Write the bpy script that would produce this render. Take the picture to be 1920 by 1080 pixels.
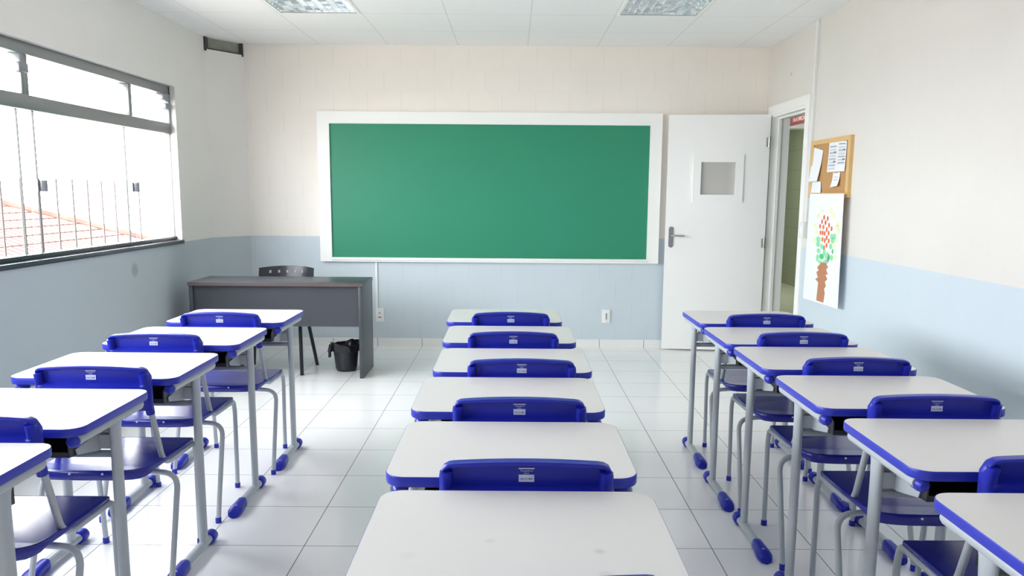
import bpy, bmesh, math, random
from mathutils import Vector, Matrix
random.seed(7)
for o in list(bpy.data.objects):
    bpy.data.objects.remove(o)
SC = bpy.context.scene
COL = SC.collection

# ------------------------------------------------------------------ camera
H_CAM, YAW, PITCH, ROLL, FPX, CY = 1.4144, 0.0004, 0.1474, -0.0073, 1517.98, 587.24
fw = Vector((math.sin(YAW) * math.cos(PITCH), math.cos(YAW) * math.cos(PITCH), -math.sin(PITCH)))
rt = Vector((math.cos(YAW), -math.sin(YAW), 0))
dn = fw.cross(rt)
r2 = math.cos(ROLL) * rt + math.sin(ROLL) * dn
d2 = -math.sin(ROLL) * rt + math.cos(ROLL) * dn
cam_data = bpy.data.cameras.new('camera')
cam = bpy.data.objects.new('camera', cam_data)
COL.objects.link(cam)
M = Matrix((r2, -d2, -fw)).transposed().to_4x4()
M.translation = Vector((0, 0, H_CAM))
cam.matrix_world = M
cam_data.sensor_width = 36
cam_data.lens = 36 * FPX / 1920
cam_data.shift_y = (CY - 540) / 1920
cam_data.clip_start = 0.02
SC.camera = cam

# ------------------------------------------------------------------ sky, exposure
W = bpy.data.worlds.new('overcast_sky')
SC.world = W
W.use_nodes = True
nt = W.node_tree
bg = nt.nodes['Background']
bg.inputs[0].default_value = (0.93, 0.965, 1.0, 1)
bg.inputs[1].default_value = 11.0
SC.view_settings.view_transform = 'Standard'
SC.view_settings.look = 'None'
SC.view_settings.exposure = 0.62
SC.view_settings.gamma = 1
SC.view_settings.use_curve_mapping = False
SC.cycles.diffuse_bounces = 8
SC.cycles.max_bounces = 16
SC.cycles.transparent_max_bounces = 16
SC.cycles.sample_clamp_indirect = 12
SC.cycles.caustics_reflective = False
SC.cycles.caustics_refractive = False

# ------------------------------------------------------------------ room numbers
L, R, B, FY, H = -2.606, 2.2612, 7.4027, -1.6, 2.6976
WT = 0.16
DADO = 1.013
TILE = 0.4114
WIN_Y0, WIN_Y1, WIN_Z0, WIN_Z1 = 0.72, 6.41, 1.032, 2.205
GX = L - 0.075                       # window plane
DOOR_Y0, DOOR_Y1, DOOR_Z = 6.40, 7.262, 2.10

def area(name, loc, rot, sx, sy, power, color=(1, 1, 1), portal=False):
    ld = bpy.data.lights.new(name, 'AREA')
    ld.shape = 'RECTANGLE'; ld.size = sx; ld.size_y = sy
    ld.energy = power; ld.color = color
    o = bpy.data.objects.new(name, ld); COL.objects.link(o)
    o.location = loc; o.rotation_euler = rot
    if portal:
        ld.cycles.is_portal = True
    return o
area('window_portal', (L - WT - 0.02, (WIN_Y0 + WIN_Y1) / 2, (WIN_Z0 + WIN_Z1) / 2), (0, -math.pi / 2, 0),
     WIN_Z1 - WIN_Z0, WIN_Y1 - WIN_Y0, 1, portal=True)

# ------------------------------------------------------------------ materials
def lin(c):
    return tuple(((v / 255) / 12.92 if v / 255 <= 0.04045 else (((v / 255) + 0.055) / 1.055) ** 2.4) for v in c[:3]) + (1,)

def mat(name, rgb, rough=0.5, metal=0.0, spec=0.5, noise=None, bump=None, coat=0.0):
    m = bpy.data.materials.new(name); m.use_nodes = True
    n = m.node_tree.nodes; l = m.node_tree.links
    p = n['Principled BSDF']
    p.inputs['Base Color'].default_value = lin(rgb)
    p.inputs['Roughness'].default_value = rough
    p.inputs['Metallic'].default_value = metal
    p.inputs['Specular IOR Level'].default_value = spec
    p.inputs['Coat Weight'].default_value = coat
    if noise:
        sc, amt = noise
        tc = n.new('ShaderNodeTexCoord'); nz = n.new('ShaderNodeTexNoise')
        nz.inputs['Scale'].default_value = sc; nz.inputs['Detail'].default_value = 4
        mx = n.new('ShaderNodeMix'); mx.data_type = 'RGBA'; mx.blend_type = 'MULTIPLY'
        mx.inputs[0].default_value = amt
        mx.inputs[6].default_value = lin(rgb)
        l.new(tc.outputs['Object'], nz.inputs['Vector'])
        l.new(nz.outputs['Fac'], mx.inputs[7])
        l.new(mx.outputs[2], p.inputs['Base Color'])
    if bump:
        sc, st = bump
        tc = n.new('ShaderNodeTexCoord'); nz = n.new('ShaderNodeTexNoise')
        nz.inputs['Scale'].default_value = sc
        bp = n.new('ShaderNodeBump'); bp.inputs['Strength'].default_value = st; bp.inputs['Distance'].default_value = 0.002
        l.new(tc.outputs['Object'], nz.inputs['Vector'])
        l.new(nz.outputs['Fac'], bp.inputs['Height'])
        l.new(bp.outputs['Normal'], p.inputs['Normal'])
    return m

def brick_nodes(m, axes, bw, bh, mortar, off, shift):
    """brick texture on the two world axes of a surface whose object sits at the origin"""
    n = m.node_tree.nodes; l = m.node_tree.links
    tc = n.new('ShaderNodeTexCoord'); sp = n.new('ShaderNodeSeparateXYZ'); cb = n.new('ShaderNodeCombineXYZ')
    l.new(tc.outputs['Object'], sp.inputs[0])
    mp = n.new('ShaderNodeVectorMath'); mp.operation = 'SUBTRACT'
    mp.inputs[1].default_value = (shift[0], shift[1], 0)
    l.new(sp.outputs[axes[0]], cb.inputs[0]); l.new(sp.outputs[axes[1]], cb.inputs[1])
    l.new(cb.outputs[0], mp.inputs[0])
    bk = n.new('ShaderNodeTexBrick')
    bk.inputs['Scale'].default_value = 1
    bk.inputs['Brick Width'].default_value = bw; bk.inputs['Row Height'].default_value = bh
    bk.inputs['Mortar Size'].default_value = mortar; bk.inputs['Mortar Smooth'].default_value = 0.2
    bk.offset = off; bk.squash = 1
    bk.inputs['Color1'].default_value = (1, 1, 1, 1); bk.inputs['Color2'].default_value = (1, 1, 1, 1)
    bk.inputs['Mortar'].default_value = (0, 0, 0, 1)
    l.new(mp.outputs[0], bk.inputs['Vector'])
    return bk, sp

def wall_mat(name, upper, lower, axes=None, shift=(0, 0), joint=0.9, stain=None):
    m = mat(name, upper, rough=0.62, spec=0.3)
    n = m.node_tree.nodes; l = m.node_tree.links; p = n['Principled BSDF']
    bk, sp = brick_nodes(m, axes or ('X', 'Z'), 0.30, 0.189, 0.004, 0.5, shift)
    th = n.new('ShaderNodeMath'); th.operation = 'GREATER_THAN'; th.inputs[1].default_value = DADO
    l.new(sp.outputs['Z'], th.inputs[0])
    mx = n.new('ShaderNodeMix'); mx.data_type = 'RGBA'
    mx.inputs[6].default_value = lin(lower); mx.inputs[7].default_value = lin(upper)
    l.new(th.outputs[0], mx.inputs[0])
    col = mx.outputs[2]
    # faint unevenness of the paint
    nz = n.new('ShaderNodeTexNoise'); nz.inputs['Scale'].default_value = 2.2; nz.inputs['Detail'].default_value = 5
    tc = n.new('ShaderNodeTexCoord'); l.new(tc.outputs['Object'], nz.inputs['Vector'])
    mr = n.new('ShaderNodeMapRange'); mr.inputs[1].default_value = 0.3; mr.inputs[2].default_value = 0.7
    mr.inputs[3].default_value = 0.97; mr.inputs[4].default_value = 1.0
    l.new(nz.outputs['Fac'], mr.inputs[0])
    m2 = n.new('ShaderNodeMix'); m2.data_type = 'RGBA'; m2.blend_type = 'MULTIPLY'; m2.inputs[0].default_value = 1
    l.new(col, m2.inputs[6]); l.new(mr.outputs[0], m2.inputs[7])
    col = m2.outputs[2]
    if axes:
        bh2, sp2 = brick_nodes(m, axes, 90.0, 0.189, 0.004, 0.0, (shift[0] - 45, shift[1]))     # bed joints alone
        jh = n.new('ShaderNodeMapRange'); jh.inputs[3].default_value = (1 - joint) * 0.75; jh.inputs[4].default_value = 0.0
        l.new(bh2.outputs['Color'], jh.inputs[0])
        ja = n.new('ShaderNodeMapRange'); ja.inputs[3].default_value = joint; ja.inputs[4].default_value = 1.0
        l.new(bk.outputs['Color'], ja.inputs[0])
        jr = n.new('ShaderNodeMath'); jr.operation = 'ADD'; l.new(ja.outputs[0], jr.inputs[0]); l.new(jh.outputs[0], jr.inputs[1])
        m3 = n.new('ShaderNodeMix'); m3.data_type = 'RGBA'; m3.blend_type = 'MULTIPLY'; m3.inputs[0].default_value = 1
        l.new(col, m3.inputs[6]); l.new(jr.outputs[0], m3.inputs[7]); col = m3.outputs[2]
        bp = n.new('ShaderNodeBump'); bp.inputs['Strength'].default_value = 0.10; bp.inputs['Distance'].default_value = 0.004
        l.new(bk.outputs['Color'], bp.inputs['Height']); l.new(bp.outputs['Normal'], p.inputs['Normal'])
    if stain:
        for (sx, sy, sz, rad) in stain:
            ds = n.new('ShaderNodeVectorMath'); ds.operation = 'DISTANCE'; ds.inputs[1].default_value = (sx, sy, sz)
            l.new(tc.outputs['Object'], ds.inputs[0])
            ms = n.new('ShaderNodeMapRange'); ms.inputs[1].default_value = rad * 0.5; ms.inputs[2].default_value = rad
            ms.inputs[3].default_value = 0.72; ms.inputs[4].default_value = 1
            l.new(ds.outputs['Value'], ms.inputs[0])
            m4 = n.new('ShaderNodeMix'); m4.data_type = 'RGBA'; m4.blend_type = 'MULTIPLY'; m4.inputs[0].default_value = 1
            l.new(col, m4.inputs[6]); l.new(ms.outputs[0], m4.inputs[7]); col = m4.outputs[2]
    l.new(col, p.inputs['Base Color'])
    return m

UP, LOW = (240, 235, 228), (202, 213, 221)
M_WALL_BACK = wall_mat('painted_block_back', (245, 239, 231), (204, 215, 222), ('X', 'Z'), (-0.848, 0.224), 0.94)  # same paint on every wall, lightened here: brightness put into the colour
M_WALL_RIGHT = wall_mat('painted_block_right', (229, 225, 219), (207, 219, 227), ('Y', 'Z'), (0.1, 0.224), 0.985, [(R, 6.80, 2.387, 0.02)])  # same paint, upper part darkened to tone down this wall's brightness
M_WALL_LEFT = wall_mat('painted_plaster_left', (237, 234, 230), (190, 200, 207), None, stain=[(L, 5.577, 0.87, 0.06)])  # same paint, dado darkened most: this wall's shade is in its colour

M_FLOOR = mat('white_floor_tile', (247, 247, 246), rough=0.16, spec=0.5)
n = M_FLOOR.node_tree.nodes; l = M_FLOOR.node_tree.links
bk, sp = brick_nodes(M_FLOOR, ('X', 'Y'), TILE, TILE, 0.0022, 0.0, (-0.83 - 20 * TILE, 5.9725 - 30 * TILE))
nz = n.new('ShaderNodeTexNoise'); nz.inputs['Scale'].default_value = 1.7; nz.inputs['Detail'].default_value = 6
tc = n.new('ShaderNodeTexCoord'); l.new(tc.outputs['Object'], nz.inputs['Vector'])
mr = n.new('ShaderNodeMapRange'); mr.inputs[1].default_value = 0.3; mr.inputs[2].default_value = 0.75
mr.inputs[3].default_value = 0.965; mr.inputs[4].default_value = 1.0
l.new(nz.outputs['Fac'], mr.inputs[0])
mx = n.new('ShaderNodeMix'); mx.data_type = 'RGBA'
mx.inputs[6].default_value = lin((120, 122, 124)); mx.inputs[7].default_value = lin((247, 247, 246))
l.new(bk.outputs['Color'], mx.inputs[0])
m2 = n.new('ShaderNodeMix'); m2.data_type = 'RGBA'; m2.blend_type = 'MULTIPLY'; m2.inputs[0].default_value = 1
l.new(mx.outputs[2], m2.inputs[6]); l.new(mr.outputs[0], m2.inputs[7])
l.new(m2.outputs[2], n['Principled BSDF'].inputs['Base Color'])
rr = n.new('ShaderNodeMapRange'); rr.inputs[3].default_value = 0.7; rr.inputs[4].default_value = 0.16
l.new(bk.outputs['Color'], rr.inputs[0]); l.new(rr.outputs[0], n['Principled BSDF'].inputs['Roughness'])

M_CEIL = mat('white_ceiling_tile', (245, 245, 245), rough=0.8, spec=0.2)
n = M_CEIL.node_tree.nodes; l = M_CEIL.node_tree.links
CTX, CTY = 0.6135, 0.628
CX0, CY0 = 0.125, 6.146
bk, sp = brick_nodes(M_CEIL, ('X', 'Y'), CTX, CTY, 0.005, 0.0, (CX0 - 10 * CTX, CY0 - 20 * CTY))
mx = n.new('ShaderNodeMix'); mx.data_type = 'RGBA'
mx.inputs[6].default_value = lin((228, 228, 228)); mx.inputs[7].default_value = lin((245, 245, 245))
l.new(bk.outputs['Color'], mx.inputs[0]); l.new(mx.outputs[2], n['Principled BSDF'].inputs['Base Color'])

M_SKIRT = mat('white_skirting_tile', (236, 237, 235), rough=0.25)
n = M_SKIRT.node_tree.nodes; l = M_SKIRT.node_tree.links
bk, sp = brick_nodes(M_SKIRT, ('X', 'Z'), TILE, 5.0, 0.0025, 0.0, (-0.83 - 20 * TILE, -2.5))
mx = n.new('ShaderNodeMix'); mx.data_type = 'RGBA'
mx.inputs[6].default_value = lin((120, 122, 124)); mx.inputs[7].default_value = lin((236, 237, 235))
l.new(bk.outputs['Color'], mx.inputs[0]); l.new(mx.outputs[2], n['Principled BSDF'].inputs['Base Color'])
M_SKIRT_PLAIN = mat('white_skirting_plain', (236, 237, 235), rough=0.25)

M_TOP = mat('white_laminate', (224, 223, 222), rough=0.32, spec=0.5, bump=(700, 0.05))
M_TOP_MARKED = mat('white_laminate_marked', (224, 223, 222), rough=0.32, spec=0.5)
n = M_TOP_MARKED.node_tree.nodes; l = M_TOP_MARKED.node_tree.links
tc = n.new('ShaderNodeTexCoord')
cur = None
for (sx, sy, rad, dk) in ((0.152, 0.162, 0.014, 0.80), (0.152, 0.072, 0.016, 0.90), (-0.052, 0.205, 0.013, 0.90), (-0.20, 0.14, 0.02, 0.95)):
    ds = n.new('ShaderNodeVectorMath'); ds.operation = 'DISTANCE'; ds.inputs[1].default_value = (sx, sy, 0.76)
    l.new(tc.outputs['Object'], ds.inputs[0])
    ms = n.new('ShaderNodeMapRange'); ms.inputs[1].default_value = rad * 0.25; ms.inputs[2].default_value = rad
    ms.inputs[3].default_value = dk; ms.inputs[4].default_value = 1
    l.new(ds.outputs['Value'], ms.inputs[0])
    m4 = n.new('ShaderNodeMix'); m4.data_type = 'RGBA'; m4.blend_type = 'MULTIPLY'; m4.inputs[0].default_value = 1
    if cur is None: m4.inputs[6].default_value = lin((224, 223, 222))
    else: l.new(cur, m4.inputs[6])
    l.new(ms.outputs[0], m4.inputs[7]); cur = m4.outputs[2]
l.new(cur, n['Principled BSDF'].inputs['Base Color'])

M_BLUE = mat('blue_plastic', (30, 40, 166), rough=0.32, spec=0.38, bump=(900, 0.08))
M_BLUE_SEAT = mat('blue_plastic_seat', (30, 37, 146), rough=0.2, spec=0.6, bump=(500, 0.03))
M_BAND = mat('blue_edge_band', (44, 54, 178), rough=0.35)
M_GREY = mat('grey_painted_steel', (178, 184, 189), rough=0.32, spec=0.5)
M_BLACK = mat('black_plastic', (38, 40, 46), rough=0.3, bump=(600, 0.1))
M_RIVET = mat('white_rivet', (220, 222, 228), rough=0.3)
M_LABEL = mat('white_label_print', (205, 212, 238), rough=0.5)
M_LABELTXT = mat('grey_label_print', (120, 130, 160), rough=0.5)
M_WHITE = mat('white_paint', (248, 248, 245), rough=0.35)
M_DOOR = mat('white_door_paint', (248, 248, 246), rough=0.38)
M_GREEN = mat('green_writing_surface', (48, 142, 110), rough=0.42, spec=0.4, noise=(1.5, 0.08))
M_DESK = mat('charcoal_laminate', (68, 71, 79), rough=0.38, noise=(60, 0.12))
M_DESK_EDGE = mat('brown_edge_band', (92, 80, 80), rough=0.4)
M_CHROME = mat('brushed_steel', (190, 190, 190), rough=0.25, metal=1)
M_ALU = mat('grey_aluminium_frame', (150, 153, 155), rough=0.35, metal=0.7)
M_SILL = mat('dark_stone_sill', (62, 66, 76), rough=0.22)
M_LOCK = mat('grey_lock_metal', (150, 150, 155), rough=0.35, metal=0.5)
M_PVC = mat('white_pvc', (236, 236, 234), rough=0.4)
M_CONC = mat('bare_concrete', (164, 163, 152), rough=0.9, noise=(20, 0.35))
M_DARK = mat('dark_gap', (72, 72, 70), rough=0.9)
M_CORK = mat('cork', (206, 158, 104), rough=0.85, noise=(120, 0.25), bump=(300, 0.3))
M_PINE = mat('pale_wood_frame', (228, 190, 128), rough=0.5, noise=(12, 0.12))
M_PAPER = mat('white_paper', (242, 243, 245), rough=0.7)
M_INK = mat('grey_ink', (130, 134, 146), rough=0.7)
M_INKL = mat('light_grey_ink', (196, 200, 210), rough=0.7)
M_PINK = mat('pink_tape', (226, 160, 160), rough=0.6)
M_ORANGE = mat('orange_paint', (232, 112, 66), rough=0.7)
M_GRN1 = mat('light_green_paint', (150, 226, 176), rough=0.7)
M_GRN2 = mat('green_paint', (92, 198, 128), rough=0.7)
M_YEL = mat('pale_yellow_paint', (240, 240, 190), rough=0.7)
M_BROWN = mat('brown_card', (190, 132, 96), rough=0.8)
M_REDSIGN = mat('maroon_sign', (122, 22, 36), rough=0.4)
M_CORR = mat('green_grey_corridor_wall', (150, 158, 136), rough=0.5)
n = M_CORR.node_tree.nodes; l = M_CORR.node_tree.links
bk, sp = brick_nodes(M_CORR, ('Y', 'Z'), 0.6, 0.3, 0.006, 0.0, (0, 0))
mx = n.new('ShaderNodeMix'); mx.data_type = 'RGBA'
mx.inputs[6].default_value = lin((136, 144, 122)); mx.inputs[7].default_value = lin((150, 158, 136))
l.new(bk.outputs['Color'], mx.inputs[0]); l.new(mx.outputs[2], n['Principled BSDF'].inputs['Base Color'])
M_CORRFLOOR = mat('corridor_floor_tile', (190, 196, 178), rough=0.3)
M_BAG = mat('black_bag_film', (30, 32, 36), rough=0.28, bump=(60, 0.5))
M_GRILLE = mat('grey_grille_bar', (112, 96, 96), rough=0.5)
M_TUBE = mat('white_lamp_tube', (240, 244, 246), rough=0.3)
M_LOUVER = mat('bright_aluminium_louver', (238, 244, 242), rough=0.16, metal=1)
M_FROST = mat('frosted_pane', (190, 188, 184), rough=0.3)
M_ROOF = mat('weathered_roof_tile', (206, 150, 128), rough=0.95, spec=0.0)
n = M_ROOF.node_tree.nodes; l = M_ROOF.node_tree.links
bk, sp = brick_nodes(M_ROOF, ('Y', 'X'), 0.22, 0.34, 0.03, 0.5, (0, 0))
mx = n.new('ShaderNodeMix'); mx.data_type = 'RGBA'
mx.inputs[6].default_value = lin((66, 48, 46)); mx.inputs[7].default_value = lin((146, 118, 110))
l.new(bk.outputs['Color'], mx.inputs[0]); l.new(mx.outputs[2], n['Principled BSDF'].inputs['Base Color'])
M_RIDGE = mat('red_ridge_tile', (150, 96, 84), rough=0.85, noise=(2.5, 0.9))
M_HOUSE = mat('pale_render_wall', (170, 164, 158), rough=0.85)
M_GROUND = mat('pale_ground', (190, 182, 172), rough=0.9, noise=(1, 0.2))

M_GLASS = bpy.data.materials.new('clear_glass'); M_GLASS.use_nodes = True
n = M_GLASS.node_tree.nodes; l = M_GLASS.node_tree.links
n.remove(n['Principled BSDF'])
tr = n.new('ShaderNodeBsdfTransparent'); tr.inputs[0].default_value = (0.97, 0.97, 0.97, 1)
gl = n.new('ShaderNodeBsdfGlossy'); gl.inputs['Roughness'].default_value = 0.02
lw = n.new('ShaderNodeLayerWeight'); lw.inputs[0].default_value = 0.5
pw = n.new('ShaderNodeMath'); pw.operation = 'POWER'; pw.inputs[1].default_value = 5
l.new(lw.outputs['Facing'], pw.inputs[0])
fr = n.new('ShaderNodeMath'); fr.operation = 'MULTIPLY_ADD'; fr.inputs[1].default_value = 0.6; fr.inputs[2].default_value = 0.04
l.new(pw.outputs[0], fr.inputs[0])
ms = n.new('ShaderNodeMixShader')
l.new(fr.outputs[0], ms.inputs[0]); l.new(tr.outputs[0], ms.inputs[1]); l.new(gl.outputs[0], ms.inputs[2])
l.new(ms.outputs[0], n['Material Output'].inputs['Surface'])
M_GLASSEDGE = mat('glass_edge', (40, 46, 48), rough=0.2)

# ------------------------------------------------------------------ mesh helpers
class MB:
    def __init__(s):
        s.v = []; s.f = []; s.mi = []; s.sm = []
    def add(s, verts, faces, m=0, smooth=False):
        b = len(s.v); s.v += [tuple(p) for p in verts]
        for f in faces:
            s.f.append([b + i for i in f]); s.mi.append(m); s.sm.append(smooth)
        return s
    def box(s, x0, x1, y0, y1, z0, z1, m=0):
        v = [(x, y, z) for z in (z0, z1) for y in (y0, y1) for x in (x0, x1)]
        return s.add(v, [(0, 2, 3, 1), (4, 5, 7, 6), (0, 1, 5, 4), (2, 6, 7, 3), (0, 4, 6, 2), (1, 3, 7, 5)], m)
    def loft(s, rings, m=0, smooth=True, closed=True, cap0=True, cap1=True, loop=False):
        k = len(rings[0]); v = [p for r in rings for p in r]; f = []
        nr = len(rings)
        for i in range(nr if loop else nr - 1):
            a = i * k; b = ((i + 1) % nr) * k
            for j in range(k if closed else k - 1):
                j2 = (j + 1) % k
                f.append((a + j, a + j2, b + j2, b + j))
        s.add(v, f, m, smooth)
        b = len(s.v) - len(v)
        if not loop:
            if cap0: s.f.append([b + j for j in range(k)][::-1]); s.mi.append(m); s.sm.append(False)
            if cap1: s.f.append([b + (nr - 1) * k + j for j in range(k)]); s.mi.append(m); s.sm.append(False)
        return s
    def prism(s, poly, fn0, fn1, m=0, smooth=False):
        return s.loft([[fn0(*p) for p in poly], [fn1(*p) for p in poly]], m, smooth)
    def sweep(s, path, ru, rv=None, seg=14, m=0, up=(0, 0, 1)):
        rv = rv or ru
        P = [Vector(p) for p in path]; rings = []
        T = [((P[min(i + 1, len(P) - 1)] - P[max(i - 1, 0)])).normalized() for i in range(len(P))]
        u = Vector(up)
        if abs(u.dot(T[0])) > 0.95: u = Vector((0, 1, 0))
        a = (u - T[0] * u.dot(T[0])).normalized()
        for i, p in enumerate(P):
            a = (a - T[i] * a.dot(T[i])).normalized(); b = T[i].cross(a)
            rings.append([p + a * (rv * math.sin(t)) + b * (ru * math.cos(t)) for t in [2 * math.pi * k / seg for k in range(seg)]])
        return s.loft(rings, m, True)
    def lathe(s, prof, c=(0, 0, 0), seg=28, m=0, axis='Z', cap0=True, cap1=True):
        rings = []
        for (r, h) in prof:
            ring = []
            for k in range(seg):
                t = 2 * math.pi * k / seg; x, y = r * math.cos(t), r * math.sin(t)
                q = {'Z': (x, y, h), 'Y': (x, h, -y), 'X': (h, x, y)}[axis]
                ring.append((c[0] + q[0], c[1] + q[1], c[2] + q[2]))
            rings.append(ring)
        return s.loft(rings, m, True, cap0=cap0, cap1=cap1)
    def mesh(s, name, mats, bevel=0.0, ang=35, segs=2):
        me = bpy.data.meshes.new(name)
        me.from_pydata(s.v, [], s.f)
        for mm in mats: me.materials.append(mm)
        for p, mi, sm in zip(me.polygons, s.mi, s.sm):
            p.material_index = mi; p.use_smooth = sm or bevel > 0
        bm = bmesh.new(); bm.from_mesh(me)
        bmesh.ops.remove_doubles(bm, verts=bm.verts, dist=1e-6)
        bmesh.ops.recalc_face_normals(bm, faces=bm.faces)
        if bevel:
            ed = [e for e in bm.edges if len(e.link_faces) == 2 and e.calc_face_angle(0) > math.radians(40)]
            bmesh.ops.bevel(bm, geom=ed, offset=bevel, segments=segs, profile=0.5, affect='EDGES', clamp_overlap=True)
        bm.to_mesh(me); bm.free()
        me.set_sharp_from_angle(angle=math.radians(ang))
        return me
    def build(s, name, mats, parent=None, bevel=0.0, loc=None, ang=35):
        if not isinstance(mats, (list, tuple)): mats = [mats]
        o = bpy.data.objects.new(name, s.mesh(name, mats, bevel, ang)); COL.objects.link(o)
        if parent: o.parent = parent
        if loc: o.location = loc
        return o

def tag(o, label=None, cat=None, group=None, kind=None):
    if label: o['label'] = label
    if cat: o['category'] = cat
    if group: o['group'] = group
    if kind: o['kind'] = kind
    return o

def root(name, loc=(0, 0, 0), rz=0.0):
    o = bpy.data.objects.new(name, None); COL.objects.link(o)
    o.empty_display_size = 0.1
    o.location = loc; o.rotation_euler = (0, 0, rz)
    return o

def copy_tree(o, parent=None):
    c = o.copy(); COL.objects.link(c)
    if parent: c.parent = parent
    for ch in o.children: copy_tree(ch, c)
    return c

def fillet(pts, r, n=7):
    P = [Vector(p) for p in pts]; out = [P[0]]
    for i in range(1, len(P) - 1):
        a = (P[i - 1] - P[i]); b = (P[i + 1] - P[i])
        rr = r[i - 1] if isinstance(r, (list, tuple)) else r
        d = min(rr, a.length * 0.49, b.length * 0.49)
        p0 = P[i] + a.normalized() * d; p1 = P[i] + b.normalized() * d
        for k in range(n + 1):
            t = k / n
            out.append((1 - t) ** 2 * p0 + 2 * t * (1 - t) * P[i] + t * t * p1)
    out.append(P[-1])
    return out

def rrect(x0, x1, y0, y1, r, n=8):
    pts = []
    for cx, cy, a0 in ((x1 - r, y0 + r, -90), (x1 - r, y1 - r, 0), (x0 + r, y1 - r, 90), (x0 + r, y0 + r, 180)):
        for k in range(n + 1):
            a = math.radians(a0 + 90 * k / n); pts.append((cx + r * math.cos(a), cy + r * math.sin(a)))
    return pts

def text_mesh(body, size, align='CENTER'):
    cu = bpy.data.curves.new('lettering', 'FONT'); cu.body = body; cu.size = size
    cu.align_x = align; cu.align_y = 'CENTER'; cu.resolution_u = 2
    o = bpy.data.objects.new('lettering', cu); COL.objects.link(o)
    dg = bpy.context.evaluated_depsgraph_get(); dg.update()
    me = bpy.data.meshes.new_from_object(o.evaluated_get(dg))
    V = [tuple(v.co) for v in me.vertices]; F = [tuple(p.vertices) for p in me.polygons]
    bpy.data.objects.remove(o); bpy.data.curves.remove(cu); bpy.data.meshes.remove(me)
    return V, F

# ------------------------------------------------------------------ the room
def struct(name, mb, m, label, cat, parent=None, bevel=0):
    o = mb.build(name, m, parent, bevel)
    if not parent: tag(o, label, cat, kind='structure')
    return o

struct('floor', MB().box(L - WT, R + WT, FY - WT, B + WT, -0.12, 0), M_FLOOR, 'white glossy square tile floor of the classroom', 'floor')
# ceiling with two openings for the recessed lamps
LX = [(CX0 - 3 * CTX, CX0 - 2 * CTX), (CX0 + CTX, CX0 + 2 * CTX)]
LY0, LY1 = CY0 - 2 * CTY, CY0
c = MB()
xs = [L - WT, LX[0][0] + .02, LX[0][1] - .02, LX[1][0] + .02, LX[1][1] - .02, R + WT]
c.box(xs[0], xs[5], FY - WT, LY0, H, H + 0.02); c.box(xs[0], xs[5], LY1, B + WT, H, H + 0.02)
for i in (0, 2, 4): c.box(xs[i], xs[i + 1], LY0, LY1, H, H + 0.02)
struct('ceiling', c, M_CEIL, 'white suspended ceiling of square tiles in a thin grid', 'ceiling')
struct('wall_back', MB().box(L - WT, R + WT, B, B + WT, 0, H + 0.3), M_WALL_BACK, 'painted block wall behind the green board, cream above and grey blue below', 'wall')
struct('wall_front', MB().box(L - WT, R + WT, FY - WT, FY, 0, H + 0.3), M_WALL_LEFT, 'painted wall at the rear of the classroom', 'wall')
w = MB()
w.box(L - WT, L, FY, B, 0, WIN_Z0 - 0.03); w.box(L - WT, L, FY, B, WIN_Z1, H + 0.3)
w.box(L - WT, L, FY, WIN_Y0, WIN_Z0 - 0.03, WIN_Z1); w.box(L - WT, L, WIN_Y1, B, WIN_Z0 - 0.03, WIN_Z1)
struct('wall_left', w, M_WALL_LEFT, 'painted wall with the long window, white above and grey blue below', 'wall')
w = MB()
w.box(R, R + WT, FY, DOOR_Y0, 0, H + 0.3); w.box(R, R + WT, DOOR_Y1, B, 0, H + 0.3)
w.box(R, R + WT, DOOR_Y0, DOOR_Y1, DOOR_Z, H + 0.3)
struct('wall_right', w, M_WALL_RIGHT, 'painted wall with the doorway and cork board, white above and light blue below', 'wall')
struct('baseboard_back', MB().box(-2.38, R, B - 0.008, B, 0, 0.076), M_SKIRT, 'white ceramic skirting along the wall under the green board', 'baseboard')
struct('baseboard_right', MB().box(R - 0.008, R, FY, DOOR_Y0 - 0.1, 0, 0.076), M_SKIRT_PLAIN, 'white ceramic skirting along the wall with the doorway', 'baseboard')
struct('baseboard_left', MB().box(L, L + 0.008, FY, 7.05, 0, 0.076), M_SKIRT_PLAIN, 'white ceramic skirting along the window wall', 'baseboard')
# chamfered corner column, its bare top under the ceiling
ch = [(L, 7.07), (-2.385, B), (L, B)]
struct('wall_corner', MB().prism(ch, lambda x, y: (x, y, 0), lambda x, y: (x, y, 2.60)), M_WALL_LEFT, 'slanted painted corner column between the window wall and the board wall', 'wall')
cg = [(L, 7.115), (-2.415, B), (L, B)]
t = MB().prism(cg, lambda x, y: (x, y, 2.6), lambda x, y: (x, y, H))
t.box(L, L + 0.014, 7.06, 7.125, 2.585, H, 1)
t.box(-2.418, -2.385, B - 0.016, B, 2.585, H, 1)
t.prism([(L, 7.082), (L, 7.115), (-2.415, B), (-2.392, B)], lambda x, y: (x, y, 2.597), lambda x, y: (x, y, 2.612), 1)
struct('trim_1', t, [M_CONC, M_DARK], 'dark bare concrete gap on top of the slanted corner column', 'trim')

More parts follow.
